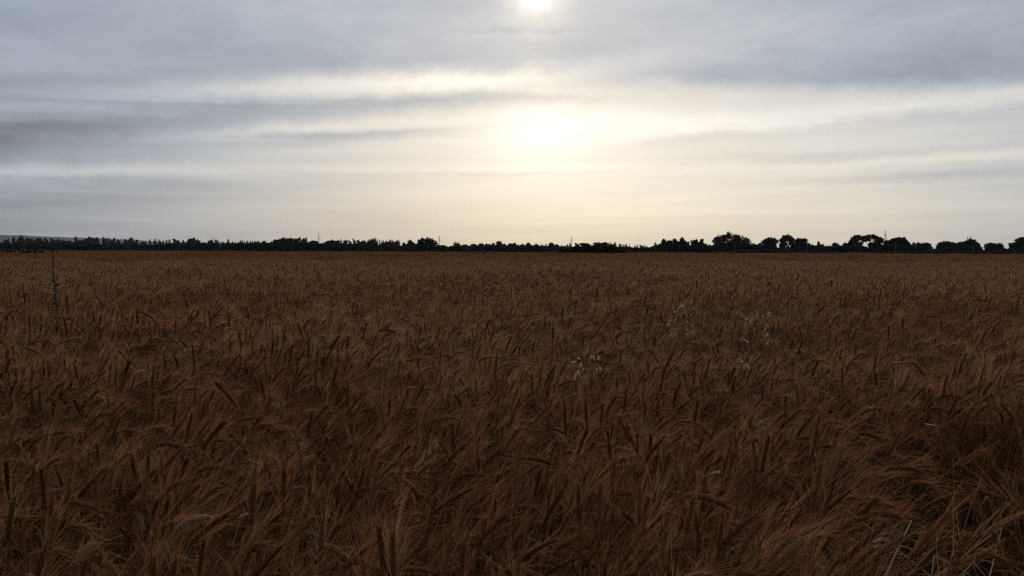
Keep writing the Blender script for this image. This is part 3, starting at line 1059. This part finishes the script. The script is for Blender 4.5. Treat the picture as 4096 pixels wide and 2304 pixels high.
pylon(3542, 925, 1150, 'tall lattice pylon with three crossarms behind the umbrella-crowned tree', [(926, 3, 3), (941.5, 8, 6), (956, 7, 8)], 1.7)
pylon(1275, 933, 1350, 'slender lattice mast with an arm missing on one side, above flat hedge', [(933, 2, 2), (946, 0.8, 9), (957, 9, 11)], 0.7)
mast(1757, 938, 945, 1150, 'thin concrete mast right of the domed tree with sky gaps', [(946.5, 1.5, 2.5), (958, 3, 3)], 0.42)
mast(2286, 942, 950, 1180, 'thin concrete mast rising behind the big green scrub', [(951, 1.5, 2), (963, 3, 2.5)], 0.40)
mast(852, 944, 949, 1300, 'thin concrete mast beside four clustered poplars', [(951, 2, 3.5), (959, 1.5, 1.5)], 0.36)
mast(485, 944, 950, 1350, 'faint thin mast standing before the brown hill', [(954, 1.5, 4)], 0.34)

PD = 193.0
posts = [(2622, 978, 1005.5), (2943, 966, 1003), (3229, 968, 1003.5), (3583, 970, 1005.5), (3893, 970, 1005), (4180, 972, 1009)]
for x, yt, yc in posts:
    tp = at(x, yt, PD)
    t = thing('concrete_post', (tp.x, PD, 0), 'thin tapered concrete post carrying the low pale cable at the field edge', 'post', 'posts of the low pale cable')
    m_ = MB(); m_.tube([(0, 0, 0), (0, 0, tp.z)], [0.09, 0.055], 6)
    obj('shaft', m_.mesh('shaft', [M['concrete']]), t)
    m_ = MB(); m_.tube([(-0.22, 0, tp.z - 0.25), (0.22, 0, tp.z - 0.25)], 0.035, 4)
    obj('crossarm', m_.mesh('crossarm', [M['steel']]), t)
    zc = at(x, yc, PD).z
    m_ = MB(); m_.tube([(0, -0.08, zc - 0.04), (0, -0.22, zc - 0.04)], 0.04, 5)
    obj('bracket', m_.mesh('bracket', [M['steel']]), t)
cab = [(2450, 1003.5), (2560, 1004.5), (2622, 1005.5), (2720, 1008), (2800, 1009.5), (2870, 1007.5), (2943, 1003.5), (3020, 1000.5), (3095, 999.3), (3160, 1000.8), (3229, 1003.5), (3320, 1007.5), (3400, 1009), (3500, 1007.3), (3583, 1005.5),
       (3700, 1005), (3800, 1004.8), (3893, 1005), (4000, 1007), (4096, 1008.5), (4180, 1009)]
m_ = MB()
m_.tube([at(x, y, PD - 0.2) for x, y in cab], 0.025, 4)
tag(obj('cable', m_.mesh('cable', [M['wire']])), 'pale sagging cable strung low along the field edge', 'cable')
# cottage behind the trees
cx = at(3766, 1000, 430)
t = thing('cottage', (cx.x, 430, 0), 'small pale roofed cottage half hidden beside the ragged tree', 'house')
zt = at(3766, 997, 430).z
m_ = MB(); m_.box((0, 0, (zt - 1.0) / 2), 4.6, 6, zt - 1.0)
obj('wall', m_.mesh('wall', [M['plaster']]), t)
m_ = MB()
for a in (-1, 1):
    m_.face([(-2.7, 3.3 * a, zt - 1.05), (2.7, 3.3 * a, zt - 1.05), (1.5, 0, zt), (-1.5, 0, zt)][::a])
    m_.face([(2.7 * a, -3.3, zt - 1.05), (2.7 * a, 3.3, zt - 1.05), (1.5 * a, 0, zt)][::a])
m_.face([(-2.7, -3.3, zt - 1.05), (-2.7, 3.3, zt - 1.05), (2.7, 3.3, zt - 1.05), (2.7, -3.3, zt - 1.05)])
obj('roof', m_.mesh('roof', [M['slate']]), t)
m_ = MB(); m_.box((-0.9, -3.02, zt - 1.9), 0.9, 0.08, 0.9)
obj('window', m_.mesh('window', [M['steel']]), t)
m_ = MB(); m_.box((1.0, -3.02, (zt - 1.3) / 2), 0.9, 0.08, zt - 1.3)
obj('door', m_.mesh('door', [M['bark']]), t)


# ------------------------------------------------------------------ wild oats
def wild_oat(x, ytop, dist, seed, length, n, label, lean=0.12):
    r = random.Random(seed)
    tip = at(x, ytop, dist)
    base = Vector((tip.x - lean * tip.z * 0.8, dist, 0))
    t = thing('wild_oat', base, label, 'oat')
    top = tip - base
    st = []
    for i in range(9):
        s = i / 8
        st.append(Vector((top.x * s ** 2.2, top.y * s, top.z * s)))
    m_ = MB(); m_.tube(st, [0.0016 - 0.001 * i / 8 for i in range(9)], 4)
    stem_ = obj('stem', m_.mesh('stem', [M['oatstem']]), t)
    for k in range(n):
        s = 1 - (length / top.z) * (k / n) ** 0.9
        p = Vector((top.x * s ** 2.2, top.y * s, top.z * s))
        ang_ = r.uniform(0, 6.28)
        out = Vector((math.cos(ang_) * 1.0 - 0.3, math.sin(ang_), 0))
        reach = r.uniform(0.012, 0.035) + 0.055 * (k / n) * r.uniform(0.4, 1.1)
        e = p + out * reach + Vector((0, 0, r.uniform(-0.012, 0.02)))
        bm_ = MB(); bm_.tube([p, (p + e) / 2 + Vector((0, 0, 0.010)), e], 0.0005, 3)
        br = obj('branch', bm_.mesh('branch', [M['oatstem']]), t)
        sp = MB()
        dn = Vector((out.x * 0.45 + r.uniform(-.2, .2), out.y * 0.45, -1)).normalized()
        if r.random() < 0.3: dn = Vector((out.x, out.y, r.uniform(-0.3, 0.6))).normalized()
        sd_ = dn.orthogonal()
        sp.grain(e, dn + sd_ * 0.13, sd_, r.uniform(0.021, 0.027), 0.0036, 0.0020)
        sp.grain(e, dn - sd_ * 0.13, sd_, r.uniform(0.021, 0.027), 0.0036, 0.0020)
        obj('spikelet', sp.mesh('spikelet', [M['oat']]), br)
    for k in range(2):
        z = top.z * r.uniform(0.35, 0.6)
        a_ = r.uniform(0, 6.28)
        hd = Vector((math.cos(a_), math.sin(a_), 0))
        lf = MB()
        lf.ribbon([Vector((0.0, 0, z)), hd * 0.05 + Vector((0, 0, z + 0.08)), hd * 0.12 + Vector((0, 0, z + 0.06))], [0.003, 0.004, 0.0006], hd.cross(Vector((0, 0, 1))))
        obj('leaf', lf.mesh('leaf', [M['oatstem']]), t)
    return t


wild_oat(2757, 1200, 4.4, 1, 0.17, 19, 'wild oat with pale husks strung along a leaning plume above the wheat', 0.10)
wild_oat(3055, 1232, 4.3, 2, 0.17, 20, 'wild oat with scattered pale husks drooping over a bent dark ear', 0.10)
wild_oat(2362, 1408, 3.3, 3, 0.10, 16, 'small wild oat with bunched broad pale husks on a dark stem', 0.03)
wild_oat(2965, 1425, 3.4, 4, 0.05, 5, 'wild oat bit of a few pale husks low among ears', 0.05)
#wild_oat(3905, 1475, 3.4, 5, 0.05, 5, 'wild oat tip barely clearing the wheat ears, few husks', 0.05)

# ------------------------------------------------------------------ weeds
def prickly_weed(x, ytop, dist, seed, label, nleaf=30, hmin=0.64):
    r = random.Random(seed)
    tp = at(x + 12, ytop, dist)
    base = Vector((at(x + 14, 1250, dist).x, dist, 0))
    t = thing('tall_weed', base, label, 'weed')
    top = tp - base
    path = []
    for i in range(13):
        s = i / 12
        path.append(Vector((-0.03 * math.sin(math.pi * s) + top.x * s ** 3 + 0.02 * math.sin(11 * s), 0.02 * math.sin(5 * s), top.z * s)))
    m_ = MB(); m_.tube(path, [0.008 - 0.0048 * (i / 12) for i in range(13)], 5)
    obj('stem', m_.mesh('stem', [M['weedstem']], True), t)
    for k in range(nleaf):
        s = hmin + (0.94 - hmin) * (k + 0.5) / nleaf
        j = s * 12
        p = path[int(j)].lerp(path[min(12, int(j) + 1)], j % 1)
        a_ = k * 2.4 + r.uniform(-.4, .4)
        hd = Vector((math.cos(a_), math.sin(a_), 0))
        L_ = r.uniform(0.04, 0.065) * (1.15 - 0.5 * (s - hmin) / (0.94 - hmin))
        up = r.uniform(0.1, 0.9)
        lf = MB()
        sd_ = hd.cross(Vector((0, 0, 1)))
        q0, q1, q2 = p, p + hd * L_ * 0.55 + Vector((0, 0, L_ * 0.4 * up)), p + hd * L_ + Vector((0, 0, L_ * (0.9 * up - 0.15)))
        lf.ribbon([q0, q1, q2], [0.008, 0.011, 0.0008], (sd_ + Vector((0, 0, r.uniform(-0.7, 0.7)))).normalized())
        obj('leaf', lf.mesh('leaf', [M['weed']]), t)
    return t


prickly_weed(218, 1014, 5.6, 4, 'tall green prickly weed towering over the wheat, its tip curled')


def dead_weed(x, ytop, ybase, dist, seed, label):
    r = random.Random(seed)
    tp = at(x, ytop, dist)
    t = thing('dead_weed', (tp.x - 0.02, dist, 0), label, 'weed')
    path = [Vector((0.02 * (i / 8) + 0.006 * math.sin(i * 1.7), 0, tp.z * i / 8)) for i in range(9)]
    m_ = MB(); m_.tube(path, [0.006 - 0.004 * i / 8 for i in range(9)], 4)
    obj('stem', m_.mesh('stem', [M['dead']]), t)
    for k in range(9):
        s = 0.62 + 0.36 * k / 9
        p = Vector((0.02 * s, 0, tp.z * s))
        a_ = r.uniform(0, 6.28)
        e = p + Vector((math.cos(a_) * 0.05, math.sin(a_) * 0.05, 0.06)) * r.uniform(0.6, 1.2)
        m_ = MB(); m_.tube([p, (p + e) / 2 + Vector((0, 0, -0.006)), e], [0.003, 0.0022, 0.0035], 4)
        obj('twig', m_.mesh('twig', [M['dead']]), t)
    return t


dead_weed(3466, 1165, 1290, 6.2, 8, 'dead dark weed with short twigs standing over the wheat')
dead_weed(872, 1090, 1110, 12.5, 9, 'small dark seed head clump sticking out of the wheat')


def stalk_weed(x, ytop, dist, name, label, group, mat='weed', leafy=6, r0=0.02, seed=0, lw=1.0):
    r = random.Random(seed + int(x * 7))
    tp = at(x, ytop, dist)
    t = thing(name, (tp.x, dist, 0), label, 'weed', group)
    ln = r.uniform(-0.22, 0.3)
    m_ = MB()
    pth = [Vector((ln * tp.z * 0.4 * s * s, 0, tp.z * s)) for s in (0, 0.5, 0.8, 1)]
    m_.tube(pth, [r0, r0 * 0.9, r0 * 0.7, r0 * 0.35], 4)
    obj('stem', m_.mesh('stem', [M[mat]]), t)
    lf = MB()
    for k in range(leafy):
        s = r.uniform(0.5, 0.97)
        p = Vector((ln * tp.z * 0.4 * s * s, 0, tp.z * s))
        a_ = r.uniform(0, 6.28)
        hd = Vector((math.cos(a_), math.sin(a_), 0))
        L_ = r.uniform(0.15, 0.34)
        lf.ribbon([p, p + hd * L_ * 0.4 + Vector((0, 0, L_ * 0.6)), p + hd * L_ + Vector((0, 0, L_ * 0.55))], [0.025 * lw, 0.035 * lw, 0.004], hd.cross(Vector((0, 0, 1))))
    if leafy:
        obj('leaves', lf.mesh('leaves', [M[mat]]), t)
    return t


wr = random.Random(3)
for k in range(46):
    x = wr.uniform(-10, 165) if k < 36 else wr.choice((186, 192, 205, 211, 170, 228, 240, 118, 125, 140))
    stalk_weed(x + wr.uniform(-3, 3), wr.uniform(996, 1003) if x < 90 else wr.uniform(1000, 1005), wr.uniform(84, 110), 'green_weed', 'green leafy weed in the thick patch under the brown hill', 'green weed patch under the hill', leafy=16, r0=0.03, seed=k, lw=2.4)
for k in range(44):
    x = 1925 + wr.gauss(0, 52)
    stalk_weed(x, 1008 + wr.uniform(0, 7) + abs(x - 1925) * 0.02, wr.uniform(92, 118), 'reed_weed', 'upright green reed-like weed in the loose stand within the far wheat', 'reed-like weeds in the far wheat', leafy=5, r0=0.034, seed=100 + k, lw=1.5)
for k in range(14):
    x = 2152 + wr.gauss(0, 14)
    stalk_weed(x, 1010 + wr.uniform(0, 6), wr.uniform(105, 118), 'reed_weed', 'green weed in the small tuft left of the jutting scrub', 'small green tuft by the scrub', leafy=7, r0=0.03, seed=200 + k, lw=1.8)
for k in range(44):
    x = wr.uniform(2500, 4096)
    stalk_weed(x, 1012 + wr.uniform(0, 5), wr.uniform(105, 182), 'margin_weed', 'dark leafy weed along the field margin before the cable posts', 'weeds along the cable posts', mat='weedstem', leafy=7, r0=0.022, seed=300 + k)
for k in range(30):
    x = wr.uniform(250, 1830)
    stalk_weed(x, 1004 + x / 300 + wr.uniform(-1, 5), wr.uniform(95, 180), 'stray_weed', 'lone dark weed stem poking out of the far wheat before the solid belt', 'stray weed stems in the far wheat', mat='weedstem', leafy=2, r0=0.02, seed=400 + k)
for x, yt, d in [(2770, 1016, 90), (2790, 1022, 80), (2806, 1018, 85), (3246, 1019, 45), (745, 1003, 60)]:
    stalk_weed(x, yt, d, 'bare_stem', 'thick bare dark stem leaning out of the wheat before the cable', 'bare dark stems in the wheat', mat='dead', leafy=0, r0=0.02, seed=500)


def herb(x, y, z, dist, seed, label, n=11, size=0.05):
    r = random.Random(seed)
    p = at(x, y, dist)
    t = thing('green_herb', (p.x, p.y, 0), label, 'weed')
    Hh = p.z + 0.04
    m_ = MB(); m_.tube([(0, 0, 0), (0.01, 0, Hh * 0.5), (0, 0.01, Hh)], [0.004, 0.003, 0.0015], 4)
    obj('stem', m_.mesh('stem', [M['weedstem']]), t)
    for k in range(n):
        s = r.uniform(0.45, 1)
        q_ = Vector((0, 0, Hh * s))
        a_ = r.uniform(0, 6.28)
        hd = Vector((math.cos(a_), math.sin(a_), 0))
        L_ = size * r.uniform(0.7, 1.3)
        lf = MB()
        lf.ribbon([q_, q_ + hd * L_ * 0.4 + Vector((0, 0, L_ * .25)), q_ + hd * L_ * 0.8 + Vector((0, 0, L_ * .2)), q_ + hd * L_ * 1.1], [0.004, L_ * .3, L_ * .26, 0.001], hd.cross(Vector((0, 0, 1))))
        obj('leaf', lf.mesh('leaf', [M['herb']]), t)


herb(1595, 2215, 0.3, 2.35, 1, 'dark green herb under an arched ear in the front wheat')
herb(3490, 2225, 0.3, 2.3, 2, 'dark green herb between two arched ears and the trampled gap')
herb(2908, 1868, 0.5, 2.9, 3, 'dark green herb sunk among upright ears behind the front rows')
herb(960, 2210, 0.3, 2.5, 4, 'dark green herb in the small shaded hollow of the crop')

# ------------------------------------------------------------------ broken straw in the trampled gap
sr = random.Random(9)
for k in range(60):
    u, v = sr.uniform(3330, 4090), sr.uniform(1990, 2330)
    dz_ = sr.uniform(0.05, 0.5)
    d = ray(u, v)
    c = CAM + d * ((dz_ - CAM.z) / d.z)
    if not (1.6 < c.y < 3.3):
        c = Vector((sr.uniform(1.05, 1.9), sr.uniform(2.1, 3.1), dz_))
    a_, e_ = sr.uniform(0, 6.28), sr.uniform(-0.1, 0.95)
    dr = Vector((math.cos(a_) * math.cos(e_), math.sin(a_) * math.cos(e_), math.sin(e_)))
    L_ = sr.uniform(0.22, 0.48)
    a0 = c - dr * L_ * 0.5
    if a0.z > 0.02 and dr.z > 0.05:           # every straw is rooted or props on the ground
        a0 = a0 - dr * (a0.z / dr.z)
    a0.z = max(a0.z, 0.004)
    b0 = c + dr * L_ * 0.5
    bend = (a0 + b0) / 2 + Vector((0, 0, sr.uniform(0.0, 0.05)))
    t = thing('broken_straw', (a0.x, a0.y, 0), 'broken bare straw criss-crossed in the trampled gap of the wheat', 'straw', 'broken straws in the trampled gap')
    o0 = Vector((a0.x, a0.y, 0))
    m_ = MB(); m_.tube([a0 - o0, bend - o0, b0 - o0], [0.0030, 0.0028, 0.0021], 5)
    obj('culm', m_.mesh('culm', [M['straw']], True), t)
    m_ = MB(); m_.ribbon([bend - o0, bend - o0 + Vector((0.03, 0.01, 0.05)), bend - o0 + Vector((0.07, 0.03, 0.02))], [0.003, 0.004, 0.0006], Vector((0.3, 0.9, 0)))
    obj('leaf', m_.mesh('leaf', [M['leaf']]), t)

# ------------------------------------------------------------------ thin smoke from behind the wheat
sm = bpy.data.materials.new('smoke_air')
sm.use_nodes = True
sm.node_tree.nodes.clear()
sp_ = sm.node_tree.nodes.new('ShaderNodeVolumePrincipled')
sp_.inputs['Color'].default_value = (0.85, 0.9, 1.0, 1)
sp_.inputs['Density'].default_value = 0.05
so_ = sm.node_tree.nodes.new('ShaderNodeOutputMaterial')
sm.node_tree.links.new(sp_.outputs[0], so_.inputs['Volume'])
for pth, lab in (([(872, 1000, 2), (876, 992, 4), (880, 982, 7), (884, 974, 9), (880, 968, 5)], 'faint wisp of smoke rising beside the mast with clustered poplars'),
                 ([(762, 992, 1.2), (768, 984, 2), (778, 974, 4), (786, 967, 3)], 'thin slanting thread of smoke before hazy round trees')):
    m_ = MB()
    m_.tube([at(x, y, 372) for x, y, r_ in pth], [r_ / F * 372 for x, y, r_ in pth], 8)
    tag(obj('smoke', m_.mesh('smoke', [sm], True)), lab, 'smoke')

# ------------------------------------------------------------------ haze
hz = MB()
hz.box((0, 2170, 43), 9600, 4900, 88)
hm = bpy.data.materials.new('haze_air')
hm.use_nodes = True
hm.node_tree.nodes.clear()
pv = hm.node_tree.nodes.new('ShaderNodeVolumePrincipled')
pv.inputs['Color'].default_value = (0.86, 0.90, 1.0, 1)
pv.inputs['Density'].default_value = 0.00005
ho = hm.node_tree.nodes.new('ShaderNodeOutputMaterial')
hm.node_tree.links.new(pv.outputs[0], ho.inputs['Volume'])
tag(obj('haze', hz.mesh('haze', [hm])), 'thin evening haze over field and trees', 'haze', kind='stuff')
